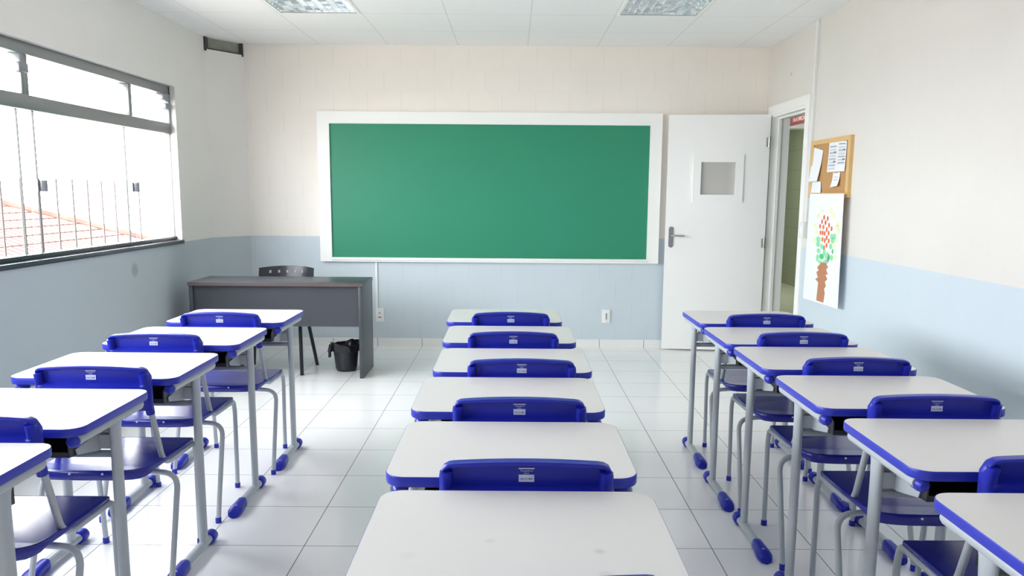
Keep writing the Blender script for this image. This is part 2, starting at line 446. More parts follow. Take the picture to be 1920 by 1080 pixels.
# ------------------------------------------------------------------ window
win = tag(root('window_1', (GX, (WIN_Y0 + WIN_Y1) / 2, WIN_Z0)), 'long grey framed window with bright sky and sliding clear panes', 'window', kind='structure')
oy, oz = win.location.y, win.location.z
def wpart(name, mb, m, bevel=0, parent=None):
    o = mb.build(name, m, None, bevel)
    pr = parent or win
    o.data.transform(Matrix.Translation((-GX, -oy, -oz)))
    o.parent = pr
    return o
D = 0.035
f = MB()
f.box(GX - D, GX + D, WIN_Y0, WIN_Y1, WIN_Z1 - 0.065, WIN_Z1)
f.box(GX - D, GX + D, WIN_Y1 - 0.022, WIN_Y1, 1.845, WIN_Z1)
f.box(GX - D, GX + D, WIN_Y0, WIN_Y0 + 0.03, WIN_Z0, WIN_Z1)
wpart('frame', f, M_ALU, 0.003)
wpart('side_channel', MB().box(GX - 0.02, GX + 0.02, WIN_Y1 - 0.012, WIN_Y1, WIN_Z0 + 0.026, 1.845), M_PVC, 0.002)
wpart('transom_bar', MB().box(GX - D, GX + D, WIN_Y0 + 0.03, WIN_Y1 - 0.022, 1.845, 1.925), M_ALU, 0.004)
wpart('bottom_track', MB().box(GX - D, GX + D, WIN_Y0, WIN_Y1, WIN_Z0 - 0.001, WIN_Z0 + 0.026), M_SILL, 0.002)
wpart('sill', MB().box(L - WT - 0.03, L + 0.014, WIN_Y0, WIN_Y1 + 0.01, WIN_Z0 - 0.03, WIN_Z0 - 0.001), M_SILL, 0.003)
mod = 1.87
ends = [WIN_Y1 - 0.022, 4.575, 4.575 - mod, 4.575 - 2 * mod]
for k, y in enumerate(ends[1:]):
    wpart('mullion', MB().box(GX - D, GX + D, y - 0.085, y - 0.05, 1.925, WIN_Z1 - 0.065).box(GX - D + .01, GX + D - .012, y - 0.045, y, 1.925, WIN_Z1 - 0.065), M_ALU, 0.003)
    wpart('latch', MB().box(GX + D - 0.012, GX + D + 0.03, y - 0.145, y - 0.06, 2.035, 2.085), M_LOCK, 0.006)
wpart('latch', MB().box(GX - 0.012, GX + D + 0.02, WIN_Y1 - 0.12, WIN_Y1 - 0.03, 2.03, 2.07), M_LOCK, 0.006)
wpart('latch', MB().box(GX - 0.012, GX + D + 0.01, WIN_Y1 - 0.14, WIN_Y1 - 0.02, 2.095, 2.14), M_LOCK, 0.006)
for k in range(3):
    hi, lo = ends[k], ends[k + 1]
    ym = lo + 1.175
    wpart('mullion', MB().box(GX - D, GX + D, ym - 0.022, ym + 0.022, 1.925, WIN_Z1 - 0.065), M_ALU, 0.003)
    for (a, b) in ((lo, ym - 0.022), (ym + 0.022, hi)):
        if b > a: wpart('transom_pane', MB().box(GX - 0.003, GX + 0.003, a, b, 1.925, WIN_Z1 - 0.065), M_GLASS)
    # lower frameless panes: their bare edges show as thin lines
    for j, (a, b, dx) in enumerate(((lo + 0.03, lo + 1.19, 0.012), (lo + 1.15, min(hi + 0.0, WIN_Y1 - 0.022), -0.012))):
        pn = wpart('sliding_pane', MB().box(GX + dx - 0.004, GX + dx + 0.004, a, b, WIN_Z0 + 0.026, 1.845), M_GLASS)
        e = MB().box(GX + dx - 0.0045, GX + dx + 0.0045, a - 0.003, a + 0.003, WIN_Z0 + 0.026, 1.845)
        e.build('pane_edge', M_GLASSEDGE, pn).data.transform(Matrix.Translation((-GX, -oy, -oz)))
        if j == 0:
            e = MB().box(GX - 0.0165, GX - 0.0075, lo - 0.085, lo - 0.079, WIN_Z0 + 0.026, 1.845)
            e.build('pane_edge', M_GLASSEDGE, pn).data.transform(Matrix.Translation((-GX, -oy, -oz)))
    for y in (lo + 0.03, lo + 1.17):
        q = MB()
        q.lathe([(0.0, -0.032), (0.022, -0.032), (0.024, -0.028), (0.024, 0.028), (0.022, 0.032), (0.0, 0.032)], (GX + 0.034, y + 0.012, 1.435), 20)
        q.box(GX + 0.012, GX + 0.03, y - 0.03, y + 0.03, 1.403, 1.467)
        wpart('lock', q, M_LOCK)
# security grille outside the lower panes
g = tag(root('window_grille', (L - WT - 0.05, 5.2, 0.95)), 'thin grey vertical bar grille outside the lower half of the window', 'grille')
for y in [0.8 + 0.185 * k for k in range(30)]:
    MB().sweep([(0, y - 5.2, 0.0), (0, y - 5.2, 0.53)], 0.0055, seg=8).build('bar', M_GRILLE, g)
for z in (0.0,):
    MB().box(-0.012, 0.012, 0.77 - 5.2, 6.3 - 5.2, z - 0.008, z + 0.008).build('rail', M_GRILLE, g)
for y in (0.78, 3.5, 6.29):
    MB().box(-0.012, 0.05, y - 0.012 - 5.2, y + 0.012 - 5.2, -0.008, 0.012).build('bracket', M_GRILLE, g)

# ------------------------------------------------------------------ outside
struct('ground_outside', MB().box(-60, L - WT - 0.01, -40, 60, -3.2, -3.0), M_GROUND, 'pale ground outside below the window', 'ground')
hs = tag(root('neighbouring_house', (-12.0, 14.0, -3.0)), 'pale house with a clay tile roof outside below the window', 'house')
MB().box(-4.2, 4.2, -4.6, 4.6, 0, 3.15).build('wall', M_HOUSE, hs)
ap = [(-1.2, 0.0, 5.15), (-1.2, 0.6, 5.15)]
e_ = [(4.6, -5.0, 3.0), (4.6, 5.0, 3.0), (-4.6, 5.0, 3.0), (-4.6, -5.0, 3.0)]
vv = e_ + ap + [(p[0], p[1], p[2] - 0.12) for p in e_]
MB().add(vv, [(0, 1, 5, 4), (1, 2, 5), (2, 3, 4, 5), (3, 0, 4), (0, 6, 7, 1), (1, 7, 8, 2), (2, 8, 9, 3), (3, 9, 6, 0), (6, 9, 8, 7)]).build('roof', M_ROOF, hs)
for a, b in ((0, 4), (1, 5)):
    MB().sweep([e_[a], ap[b - 4]], 0.11, seg=10).build('ridge_tile', M_RIDGE, hs)

# ------------------------------------------------------------------ door and frame, corridor behind
fr_ = MB()
fr_.box(R - 0.012, R, DOOR_Y0 - 0.085, DOOR_Y0, 0, DOOR_Z + 0.075)
fr_.box(R - 0.012, R, DOOR_Y0, DOOR_Y1 + 0.06, DOOR_Z, DOOR_Z + 0.075)
fr_.box(R - 0.012, R, DOOR_Y1, DOOR_Y1 + 0.06, 0, DOOR_Z)
fr_.box(R, R + WT, DOOR_Y0, DOOR_Y0 + 0.018, 0, DOOR_Z - 0.018)
fr_.box(R, R + WT, DOOR_Y1 - 0.018, DOOR_Y1, 0, DOOR_Z - 0.018)
fr_.box(R, R + WT, DOOR_Y0, DOOR_Y1, DOOR_Z - 0.018, DOOR_Z)
fr_.box(R + 0.06, R + 0.085, DOOR_Y1 - 0.032, DOOR_Y1 - 0.018, 0, DOOR_Z - 0.032)
fr_.box(R + 0.06, R + 0.085, DOOR_Y0 + 0.018, DOOR_Y0 + 0.032, 0, DOOR_Z - 0.032)
fr_.box(R + 0.06, R + 0.085, DOOR_Y0 + 0.018, DOOR_Y1 - 0.018, DOOR_Z - 0.032, DOOR_Z - 0.018)
struct('trim_2', fr_, M_WHITE, 'white wooden frame around the doorway', 'door frame')
hx, hy = R - 0.014, 7.236
fx, fy_ = 1.378, 7.325
dl = math.hypot(hx - fx, hy - fy_)
door = tag(root('door_1', (fx, fy_, 0), math.atan2(hy - fy_, hx - fx)), 'white door standing open against the wall beside the green board', 'door', kind='structure')
wx0, wx1, wz0, wz1 = 0.292, 0.592, 1.412, 1.697
T = 0.035
d = MB()
d.box(0, wx0, -T / 2, T / 2, 0.012, 2.105); d.box(wx1, dl, -T / 2, T / 2, 0.012, 2.105)
d.box(wx0, wx1, -T / 2, T / 2, 0.012, wz0); d.box(wx0, wx1, -T / 2, T / 2, wz1, 2.105)
d.build('leaf', M_DOOR, door)
fw_ = MB(); q = 0.068
for y0, y1 in ((-T / 2 - 0.014, -T / 2), (T / 2, T / 2 + 0.014)):
    fw_.box(wx0 - q, wx0, y0, y1, wz0 - q, wz1 + q); fw_.box(wx1, wx1 + q, y0, y1, wz0 - q, wz1 + q)
    fw_.box(wx0, wx1, y0, y1, wz0 - q, wz0); fw_.box(wx0, wx1, y0, y1, wz1, wz1 + q)
vf = fw_.build('vision_frame', M_DOOR, door)
MB().box(wx0, wx1, -0.004, 0.004, wz0, wz1).build('pane', M_FROST, vf)
hp = MB().prism(rrect(0.03, 0.072, 0.94, 1.125, 0.018), lambda x, z: (x, -T / 2 - 0.006, z), lambda x, z: (x, -T / 2, z))
hp = hp.build('handle_plate', M_CHROME, door)
MB().sweep(fillet([(0.051, -T / 2 - 0.004, 1.048), (0.051, -T / 2 - 0.045, 1.048), (0.165, -T / 2 - 0.045, 1.046)], 0.018), 0.0085, seg=12).build('lever', M_CHROME, hp)
MB().lathe([(0.0, -0.006), (0.011, -0.006), (0.011, 0.006), (0, 0.006)], (0.051, -T / 2 - 0.008, 0.975), 16, axis='Y').build('key_cylinder', M_LOCK, hp)
MB().lathe([(0.0, -0.004), (0.008, -0.004), (0.008, 0.004), (0, 0.004)], (0.051, -T / 2 - 0.006, 1.105), 12, axis='Y').build('screw', M_LOCK, hp)
for z in (0.22, 0.99, 1.87):
    MB().lathe([(0.0, -0.045), (0.009, -0.045), (0.009, 0.045), (0, 0.045)], (dl - 0.004, -T / 2 - 0.003, z), 12).box(dl - 0.03, dl - 0.002, -T / 2 - 0.002, -T / 2, z - 0.04, z + 0.04).build('hinge', M_CHROME, door)

CX1 = 4.41
struct('floor_corridor', MB().box(R + WT, CX1 + .1, 3.0, 16.0, -0.12, 0), M_CORRFLOOR, 'pale tile floor of the corridor beyond the doorway', 'floor')
struct('wall_corridor', MB().box(CX1, CX1 + 0.12, 3.0, 16.0, 0, H), M_CORR, 'grey green corridor wall seen through the doorway', 'wall')
struct('ceiling_corridor', MB().box(R + WT, CX1 + .1, 3.0, 16.0, H, H + .1), M_WHITE, 'white corridor ceiling beyond the doorway', 'ceiling')
struct('wall_corridor_end', MB().box(R + WT, CX1, 16.0, 16.1, 0, H).box(R + WT, CX1, 2.9, 3.0, 0, H), M_WHITE, 'white end walls of the corridor', 'wall')
struct('wall_corridor_near', MB().box(R + WT - 0.12, R + WT, B + WT, 16, 0, H), M_WHITE, 'white corridor wall on the classroom side', 'wall')
struct('trim_3', MB().box(R + WT, CX1, 9.0, 9.2, 2.13, H), M_WHITE, 'white beam across the corridor above the sign', 'beam')
sg = tag(root('corridor_sign', (2.9, 8.35, 2.245)), 'small maroon sign with white lettering hanging in the corridor', 'sign')
sg.location.z = 2.222
MB().box(-0.006, 0.006, -0.35, 0.35, -0.095, 0).build('board', M_REDSIGN, sg)
V, F = text_mesh('SALA DIREÇÃO', 0.055)
MB().add([(-0.008, -x * 1.0 + 0.03, y - 0.045) for x, y, z in V], F).build('lettering', M_WHITE, sg)
for y in (-0.3, 0.3):
    MB().sweep([(0, y, 0), (0, y, H - 2.222)], 0.003, seg=6).build('hanging_rod', M_CHROME, sg)
cl = tag(root('added_corridor_fixture', (3.4, 11.5, H)), 'long white fill light added on the corridor ceiling beyond the beam', 'fill light')  # unseen fitting, added to brighten the dim corridor
MB().box(-0.06, 0.06, -0.6, 0.6, -0.05, 0).build('housing', M_WHITE, cl)
area('added_corridor_light_near', (2.66, 8.2, H - 0.06), (0, 0, 0), 0.1, 0.6, 5, (1.0, 0.98, 0.92))  # added light for the face of the sign
cl = tag(root('added_corridor_fixture', (2.66, 8.2, H)), 'short white fill light added on the corridor ceiling beside the maroon sign', 'fill light')  # second unseen fitting, added so the sign is lit
MB().box(-0.05, 0.05, -0.3, 0.3, -0.05, 0).build('housing', M_WHITE, cl)
area('added_corridor_light', (3.4, 11.5, H - 0.06), (0, 0, 0), 0.12, 1.2, 22, (1.0, 0.98, 0.92))  # added light for the far corridor wall

# ------------------------------------------------------------------ recessed ceiling lamps
def luminaire(x0, x1, label):
    y0, y1 = LY0 + 0.012, LY1 - 0.012
    x0 += 0.012; x1 -= 0.012
    r = tag(root('ceiling_light', ((x0 + x1) / 2, (y0 + y1) / 2, H)), label, 'ceiling light', 'recessed louver lights')
    w_, l_ = (x1 - x0) / 2, (y1 - y0) / 2
    b = 0.018
    MB().box(-w_, w_, -l_, -l_ + b, -0.006, 0.012).box(-w_, w_, l_ - b, l_, -0.006, 0.012).box(-w_, -w_ + b, -l_ + b, l_ - b, -0.006, 0.012).box(w_ - b, w_, -l_ + b, l_ - b, -0.006, 0.012).build('frame', M_WHITE, r)
    wi, li = w_ - b, l_ - b
    hs_ = MB().box(-wi, wi, -li, li, 0.085, 0.09).box(-wi - 0.003, -wi, -li, li, 0.0, 0.09).box(wi, wi + 0.003, -li, li, 0.0, 0.09).box(-wi, wi, -li - 0.003, -li, 0.0, 0.09).box(-wi, wi, li, li + 0.003, 0.0, 0.09)
    hs_.build('housing', M_WHITE, r)
    lv = MB(); rng = random.Random(int(x0 * 1000))
    nx, ny = 11, 18                               # cup-shaped reflector cells of bright sheet, corners jittered to build in sparkle
    cw, ch2 = 2 * wi / nx, 2 * li / ny
    for i in range(nx):
        for j in range(ny):
            ax_, ay_ = -wi + i * cw, -li + j * ch2
            jt = lambda a: a + rng.uniform(-0.006, 0.006)
            bo = [(ax_, ay_, 0.001), (ax_ + cw, ay_, 0.001), (ax_ + cw, ay_ + ch2, 0.001), (ax_, ay_ + ch2, 0.001)]
            ix, iy = cw * 0.26, ch2 * 0.3
            to = [(jt(ax_ + ix), jt(ay_ + iy), jt(0.03)), (jt(ax_ + cw - ix), jt(ay_ + iy), jt(0.03)), (jt(ax_ + cw - ix), jt(ay_ + ch2 - iy), jt(0.03)), (jt(ax_ + ix), jt(ay_ + ch2 - iy), jt(0.03))]
            lv.add(bo + to, [(0, 1, 5), (0, 5, 4), (1, 2, 6), (1, 6, 5), (2, 3, 7), (2, 7, 6), (3, 0, 4), (3, 4, 7)])
    lv.build('louver', M_LOUVER, r)
    for x in (-0.13, 0.13):
        MB().sweep([(x, -li + 0.02, 0.062), (x, li - 0.02, 0.062)], 0.013, seg=12).build('lamp_tube', M_TUBE, r)
luminaire(LX[0][0], LX[0][1], 'recessed aluminium louver ceiling light on the window side')
luminaire(LX[1][0], LX[1][1], 'recessed aluminium louver ceiling light on the doorway side')

# ------------------------------------------------------------------ green board
gb = tag(root('green_board', (-0.2, B, 0.787)), 'large green writing board in a wide white frame on the wall', 'board')
gx0, gx1, gz0, gz1 = -1.742 + 0.2, 1.328 + 0.2, 0.0, 1.333
ix0, ix1, iz0, iz1 = -1.636 + 0.2, 1.222 + 0.2, 0.038, 1.228
f = MB()
fd = -0.048
f.box(gx0, ix0, fd, 0, gz0, gz1); f.box(ix1, gx1, fd, 0, gz0, gz1); f.box(ix0, ix1, fd, 0, iz1, gz1); f.box(ix0, ix1, fd, 0, gz0, iz0)
f.build('frame', M_WHITE, gb)
MB().box(ix0, ix1, -0.03, -0.005, iz0, iz1).build('writing_surface', M_GREEN, gb)
MB().box(ix0, ix1, -0.062, fd, 0.016, 0.034).build('chalk_rail', M_WHITE, gb, 0.003)

# ------------------------------------------------------------------ sockets, trunking, switch
def outlet(x, z, label, slots):
    r = tag(root('wall_socket', (x, B, z)), label, 'socket')
    MB().prism(rrect(-0.038, 0.038, -0.064, 0.064, 0.006), lambda a, c_: (a, -0.011, c_), lambda a, c_: (a, 0, c_)).build('cover_plate', M_PVC, r, 0.002)
    m = MB()
    if slots == 'two':
        m.lathe([(0, -0.0015), (0.007, -0.0015), (0.007, 0.0015), (0, 0.0015)], (-0.002, -0.0115, 0.018), 12, axis='Y')
        m.box(-0.016, 0.016, -0.0125, -0.010, -0.028, -0.018)
    else:
        m.prism(rrect(-0.004, 0.006, -0.03, 0.03, 0.004), lambda a, c_: (a, -0.0125, c_), lambda a, c_: (a, -0.010, c_))
    m.build('socket_hole', M_INK, r)
outlet(-1.218, 0.293, 'white wall socket below the trunking beside the grey teacher desk', 'two')
outlet(0.873, 0.293, 'white wall socket low on the wall beside the open door', 'one')
tag(MB().box(-1.252, -1.232, B - 0.012, B, 0.356, 0.787).build('wall_trunking', M_PVC, bevel=0.002), 'thin white cable trunking from the green board down to a socket', 'trunking')
tag(MB().box(R - 0.022, R, 6.212, 6.240, 1.21, H).build('wall_trunking', M_PVC, bevel=0.002), 'white vertical cable trunking from ceiling to the light switch', 'trunking')
sw = tag(root('light_switch', (R, 6.245, 1.148)), 'white surface light switch box beside the doorway', 'switch')
MB().box(-0.045, 0, -0.042, 0.042, -0.06, 0.06).build('switch_box', M_PVC, sw, 0.004)
MB().box(-0.050, -0.044, -0.014, 0.014, -0.03, 0.03).build('rocker', M_WHITE, sw, 0.002)

# ------------------------------------------------------------------ cork board, papers, poster
cb = tag(root('cork_board', (R, 5.815, 1.40)), 'cork pinboard in a pale wood frame on the wall beside the doorway', 'pinboard')
y0, y1 = 5.473 - 5.815, 6.19 - 5.815
zt = 0.413
MB().box(-0.014, -0.002, y0 + 0.02, y1 - 0.02, 0.02, zt - 0.02).build('cork_panel', M_CORK, cb)
f = MB(); q = 0.032
f.box(-0.024, 0, y0, y1, zt - q, zt); f.box(-0.024, 0, y0, y1, 0, q); f.box(-0.024, 0, y0, y0 + 0.045, q, zt - q); f.box(-0.024, 0, y1 - 0.045, y1, q, zt - q)
f.build('frame', M_PINE, cb)
def sheet(name, quad, label, cat, marks=(), x=R - 0.018, lift=0.012, grp='papers pinned on the cork board', tape=None):
    # quad: (y,z) of top-left, top-right, bottom-right, bottom-left as seen from the room
    r = root(name, (x, quad[0][0], quad[0][1])); tag(r, label, cat, grp)
    n_ = 6; rings = []
    def P(s, t):
        a = [(1 - s) * quad[0][k] + s * quad[1][k] for k in (0, 1)]; b = [(1 - s) * quad[3][k] + s * quad[2][k] for k in (0, 1)]
        return ((1 - t) * a[0] + t * b[0] - quad[0][0], (1 - t) * a[1] + t * b[1] - quad[0][1])
    vs, fs = [], []
    for i in range(n_ + 1):
        for s in (0, 1):
            yy, zz = P(s, i / n_); vs.append((-lift * (i / n_) ** 2, yy, zz))
    for i in range(n_):
        fs.append((2 * i, 2 * i + 1, 2 * i + 3, 2 * i + 2))
    k = len(vs); vs2 = [(p[0] + 0.0006, p[1], p[2]) for p in vs]
    m = MB().add(vs + vs2, fs + [tuple(k + a for a in reversed(ff)) for ff in fs] + [(0, k, k + 1, 1), (2 * n_, 2 * n_ + 1, k + 2 * n_ + 1, k + 2 * n_)], 0, False)
    m.build('paper', M_PAPER, r)
    if marks:
        t = MB()
        for (s0, s1, t0, t1, mi) in marks:
            c4 = [P(s0, t0), P(s1, t0), P(s1, t1), P(s0, t1)]; tt = (t0 + t1) / 2
            t.add([(-lift * (v_) ** 2 - 0.0008, a[0], a[1]) for a, v_ in zip(c4, (t0, t0, t1, t1))], [(0, 1, 2, 3)], mi)
        t.build('printing', [M_INK, M_INKL, M_PINK], r)
    return r
mk1 = []
for k in range(8):
    t0 = 0.13 + 0.105 * k
    mk1.append((0.12, 0.9, t0, t0 + 0.028, 0 if k % 2 == 0 else 1))
    mk1.append((0.12, 0.9, t0 + 0.045, t0 + 0.06, 1))
    if k % 3 == 2: mk1.append((0.62, 0.92, t0 - 0.02, t0 + 0.035, 0))
sheet('timetable_sheet', [(5.853, 1.783), (5.700, 1.781), (5.705, 1.577), (5.858, 1.577)], 'printed timetable sheet with grey lines, at left of the pair on the cork board', 'paper', mk1, lift=0.004)
mk2 = [(a, b, max(0.06, c_ - 0.06), d_ - 0.06, e2) for (a, b, c_, d_, e2) in mk1 if d_ < 0.85]
sheet('timetable_sheet', [(5.698, 1.784), (5.546, 1.777), (5.548, 1.577), (5.703, 1.577)], 'printed timetable sheet with grey lines, at right of the pair near the frame', 'paper', mk2, lift=0.004)
sheet('note_strip', [(5.755, 1.572), (5.630, 1.572), (5.622, 1.478), (5.745, 1.470)], 'small curling note pinned under the two timetable sheets', 'paper', [(0.25, 0.75, -0.02, 0.06, 2), (0.2, 0.8, 0.3, 0.36, 1), (0.2, 0.8, 0.5, 0.56, 1)], lift=0.02)
sheet('loose_sheet', [(6.16, 1.768), (5.963, 1.735), (6.000, 1.515), (6.17, 1.515)], 'plain white sheet hanging at a slant on the left of the cork board', 'paper', lift=0.02)
sheet('loose_sheet', [(6.15, 1.512), (5.975, 1.514), (5.95, 1.43), (6.15, 1.43)], 'small white paper below the slanted sheet, just above the tree poster', 'paper', lift=0.006)

po = tag(root('tree_poster', (R, 5.80, 0.64)), 'white paper poster of a child made tree below the cork board', 'poster')
def px_(y):                                    # the sheet stands off the wall, most at its near edge
    return -0.026 - 0.026 * (6.155 - y) / 0.71
pz = 0.64
yl, yr = 6.150, 5.447
def pp(y, z, d=0.0): return (px_(y) - d, y - 5.80, z - pz)
MB().prism([(6.150, 1.424), (5.457, 1.426), (5.436, 0.652), (6.170, 0.632)], lambda y, z: pp(y, z), lambda y, z: pp(y, z, -0.0012)).build('paper', M_PAPER, po)
def dabs(name, pts, m):
    b = MB()
    for (y, z, ry, rz) in pts:
        b.add([pp(y, z, 0.0006)] + [pp(y + ry * math.cos(t), z + rz * math.sin(t), 0.0006) for t in [2 * math.pi * k / 12 for k in range(12)]],
              [(0, k + 1, (k + 1) % 12 + 1) for k in range(12)])
    b.build(name, m, po)
OR = [(5.81, 1.258), (5.735, 1.252), (5.847, 1.227), (5.774, 1.223), (5.7, 1.207), (5.883, 1.192), (5.812, 1.19), (5.646, 1.185), (5.741, 1.175), (5.864, 1.148), (5.819, 1.148), (5.778, 1.146), (5.699, 1.152), (5.732, 1.119), (5.814, 1.102), (5.766, 1.096), (5.687, 1.098), (5.725, 1.065), (5.772, 1.045)]
GR = [(5.902, 1.097, 45, 50), (5.902, 1.062, 40, 45), (5.82, 1.05, 30, 45), (5.882, 1.016, 40, 40), (5.763, 1.012, 30, 60), (5.897, 0.963, 30, 60), (5.693, 0.984, 45, 80), (5.638, 1.134, 30, 40), (5.581, 1.135, 30, 50), (5.612, 1.105, 35, 50), (5.642, 1.062, 30, 45), (5.613, 0.986, 30, 45), (5.835, 0.938, 40, 30), (5.725, 0.948, 50, 30)]
YE = [(5.856, 1.299), (5.672, 1.307), (5.62, 1.278), (5.935, 1.263), (5.994, 1.194), (5.951, 1.146), (5.535, 1.198), (5.534, 1.222), (5.54, 1.109), (5.575, 1.068), (5.51, 1.171), (5.543, 1.0), (5.988, 1.087)]
dabs('orange_petals', [(y, z, 0.019, 0.018) for y, z in OR], M_ORANGE)
dabs('light_green_leaves', [(y, z, a * 0.0011, b_ * 0.00045) for y, z, a, b_ in GR], M_GRN1)
dabs('green_leaves', [(5.813, 0.979, 0.05, 0.021), (5.599, 1.03, 0.018, 0.018), (5.67, 0.98, 0.02, 0.025)], M_GRN2)
dabs('yellow_leaves', [(y, z, 0.032, 0.018) for y, z in YE], M_YEL)
TR = [(5.8, 0.939), (5.713, 0.941), (5.667, 0.913), (5.705, 0.895), (5.664, 0.866), (5.71, 0.857), (5.667, 0.83), (5.713, 0.808), (5.686, 0.78), (5.72, 0.754), (5.7, 0.73), (5.716, 0.657), (5.865, 0.655), (5.846, 0.789), (5.915, 0.806), (5.861, 0.823), (5.899, 0.86), (5.853, 0.874), (5.888, 0.896)]
MB().prism(TR, lambda y, z: pp(y, z, 0.0015), lambda y, z: pp(y, z, 0.0005)).build('trunk_cutout', M_BROWN, po)

# ------------------------------------------------------------------ teacher's desk
td = tag(root('teacher_desk', (-1.78, 6.28, 0)), 'charcoal panel teacher desk in the corner by the window', 'desk')
ax0, ax1, ay0, ay1 = -2.44 + 1.78, -1.125 + 1.78, 6.05 - 6.28, 6.51 - 6.28
TZ = 0.735
MB().box(ax0, ax1, ay0, ay1, TZ - 0.028, TZ).build('desktop', M_DESK, td, 0.002)
MB().box(ax0, ax1, ay0 - 0.002, ay0, TZ - 0.027, TZ - 0.002).build('edge_band', M_DESK_EDGE, td)
for xx in (ax0 + 0.004, ax1 - 0.034):
    MB().box(xx, xx + 0.03, ay0 + 0.01, ay1 - 0.004, 0.0, TZ - 0.028).build('side_panel', M_DESK, td, 0.001)
MB().box(ax0 + 0.034, ax1 - 0.034, ay0 + 0.035, ay0 + 0.053, 0.397, TZ - 0.028).build('modesty_panel', M_DESK, td)

# ------------------------------------------------------------------ teacher's chair (faces the class)
tc_ = tag(root('teacher_chair', (-1.862, 6.42, 0)), 'black plastic chair with a slotted curved back behind the charcoal desk', 'chair')
xsb = [-0.226, -0.205, -0.18]
for s_ in (-0.15, -0.085, -0.02, 0.045, 0.11): xsb += [s_ - 0.008, s_ + 0.008]
xsb += [0.15, 0.18, 0.205, 0.226]
zs = [0.60, 0.63, 0.66, 0.70, 0.742, 0.764, 0.785, 0.80]
def back_y(x, z): return 0.30 + (z - 0.6) * 0.22 - 0.10 * (abs(x) / 0.226) ** 2.4
def back_z(x, z): return z - 0.012 * (x / 0.226) ** 2 * (1 if z > 0.77 else 0)
vs = []; fs = []
for side in (0, 1):
    for z in zs:
        for x in xsb:
            vs.append((x, back_y(x, z) + (0.008 if side else 0), back_z(x, z)))
nx_ = len(xsb); off = nx_ * len(zs)
hole = lambda i, j: j == 4 and 3 <= i <= 12 and (i - 3) % 2 == 0
for j in range(len(zs) - 1):
    for i in range(nx_ - 1):
        if hole(i, j):
            a, b_, c_, d_ = j * nx_ + i, j * nx_ + i + 1, (j + 1) * nx_ + i + 1, (j + 1) * nx_ + i
            for p, q in ((a, b_), (b_, c_), (c_, d_), (d_, a)): fs.append((p, q, off + q, off + p))
        else:
            a = j * nx_ + i
            fs.append((a, a + 1, a + nx_ + 1, a + nx_)); fs.append((off + a, off + a + nx_, off + a + nx_ + 1, off + a + 1))
J = len(zs) - 1
for i in range(nx_ - 1):
    fs.append((i, off + i, off + i + 1, i + 1)); fs.append((J * nx_ + i, J * nx_ + i + 1, off + J * nx_ + i + 1, off + J * nx_ + i))
for j in range(J):
    fs.append((j * nx_, (j + 1) * nx_, off + (j + 1) * nx_, off + j * nx_)); k = nx_ - 1
    fs.append((j * nx_ + k, off + j * nx_ + k, off + (j + 1) * nx_ + k, (j + 1) * nx_ + k))
MB().add(vs, fs, 0, True).build('backrest', M_BLACK, tc_)
so = rrect(-0.22, 0.22, -0.22, 0.21, 0.06)
MB().loft([[(x * 0.97, y * 0.97, 0.425) for x, y in so], [(x, y, 0.438) for x, y in so], [(x * .98, y * .98, 0.446) for x, y in so], [(x * .7, y * .7, 0.440) for x, y in so], [(x * .2, y * .2, 0.437) for x, y in so]]).build('seat', M_BLACK, tc_)
for s_ in (-1, 1):
    MB().sweep([(s_ * 0.205, -0.16, 0.43), (s_ * 0.235, -0.262, 0.0)], 0.014, 0.020, seg=12).build('front_leg', M_BLACK, tc_)
    MB().sweep([(s_ * 0.205, 0.05, 0.43), (s_ * 0.262, 0.127, 0.0)], 0.014, 0.020, seg=12).build('rear_leg', M_BLACK, tc_)
    MB().sweep(fillet([(s_ * 0.19, -0.1, 0.425), (s_ * 0.19, 0.22, 0.425), (s_ * 0.19, back_y(0.19, 0.68) + 0.012, 0.68)], 0.05), 0.010, 0.014, seg=12).build('back_support', M_BLACK, tc_)

# ------------------------------------------------------------------ waste bin
bn = tag(root('waste_bin', (-1.322, 6.36, 0)), 'small black waste bin with a bin bag under the charcoal desk', 'bin')
MB().lathe([(0.0, 0.0), (0.074, 0.0), (0.080, 0.010), (0.080, 0.016), (0.084, 0.02), (0.106, 0.212), (0.102, 0.212), (0.078, 0.02), (0, 0.02)], (0, 0, 0), 32).build('bucket', M_BLACK, bn)
rings = []
for (r_, z_, am) in ((0.088, 0.06, 0.0), (0.099, 0.205, 0.002), (0.110, 0.226, 0.006), (0.117, 0.218, 0.006), (0.118, 0.195, 0.007), (0.113, 0.165, 0.006), (0.108, 0.160, 0.003)):
    ring = []
    for k in range(40):
        t = 2 * math.pi * k / 40
        w_ = am * (math.sin(7 * t + 20 * z_) + 0.6 * math.sin(11 * t - 31 * z_))
        rr_ = r_ + w_
        ring.append((max(-0.145, min(0.135, rr_ * math.cos(t))), rr_ * math.sin(t), z_ + 0.5 * w_ + (0.012 * math.sin(2 * t) if z_ > 0.19 else 0)))
    rings.append(ring)
MB().loft(rings, cap0=False, cap1=False).build('bin_bag', M_BAG, bn)
MB().loft([[(-0.108 + 0.02 * math.cos(t) - 0.025 * s_, -0.03 + 0.028 * math.sin(t), 0.215 - 0.105 * s_) for t in [2 * math.pi * k / 10 for k in range(10)]] for s_ in (0, 0.3, 0.55)] +
          [[(-0.122 + 0.012 * math.cos(t) - 0.004 * s_, -0.03 + 0.014 * math.sin(t), 0.215 - 0.105 * s_) for t in [2 * math.pi * k / 10 for k in range(10)]] for s_ in (0.62, 1.0)]).build('bag_tail', M_BAG, bn)

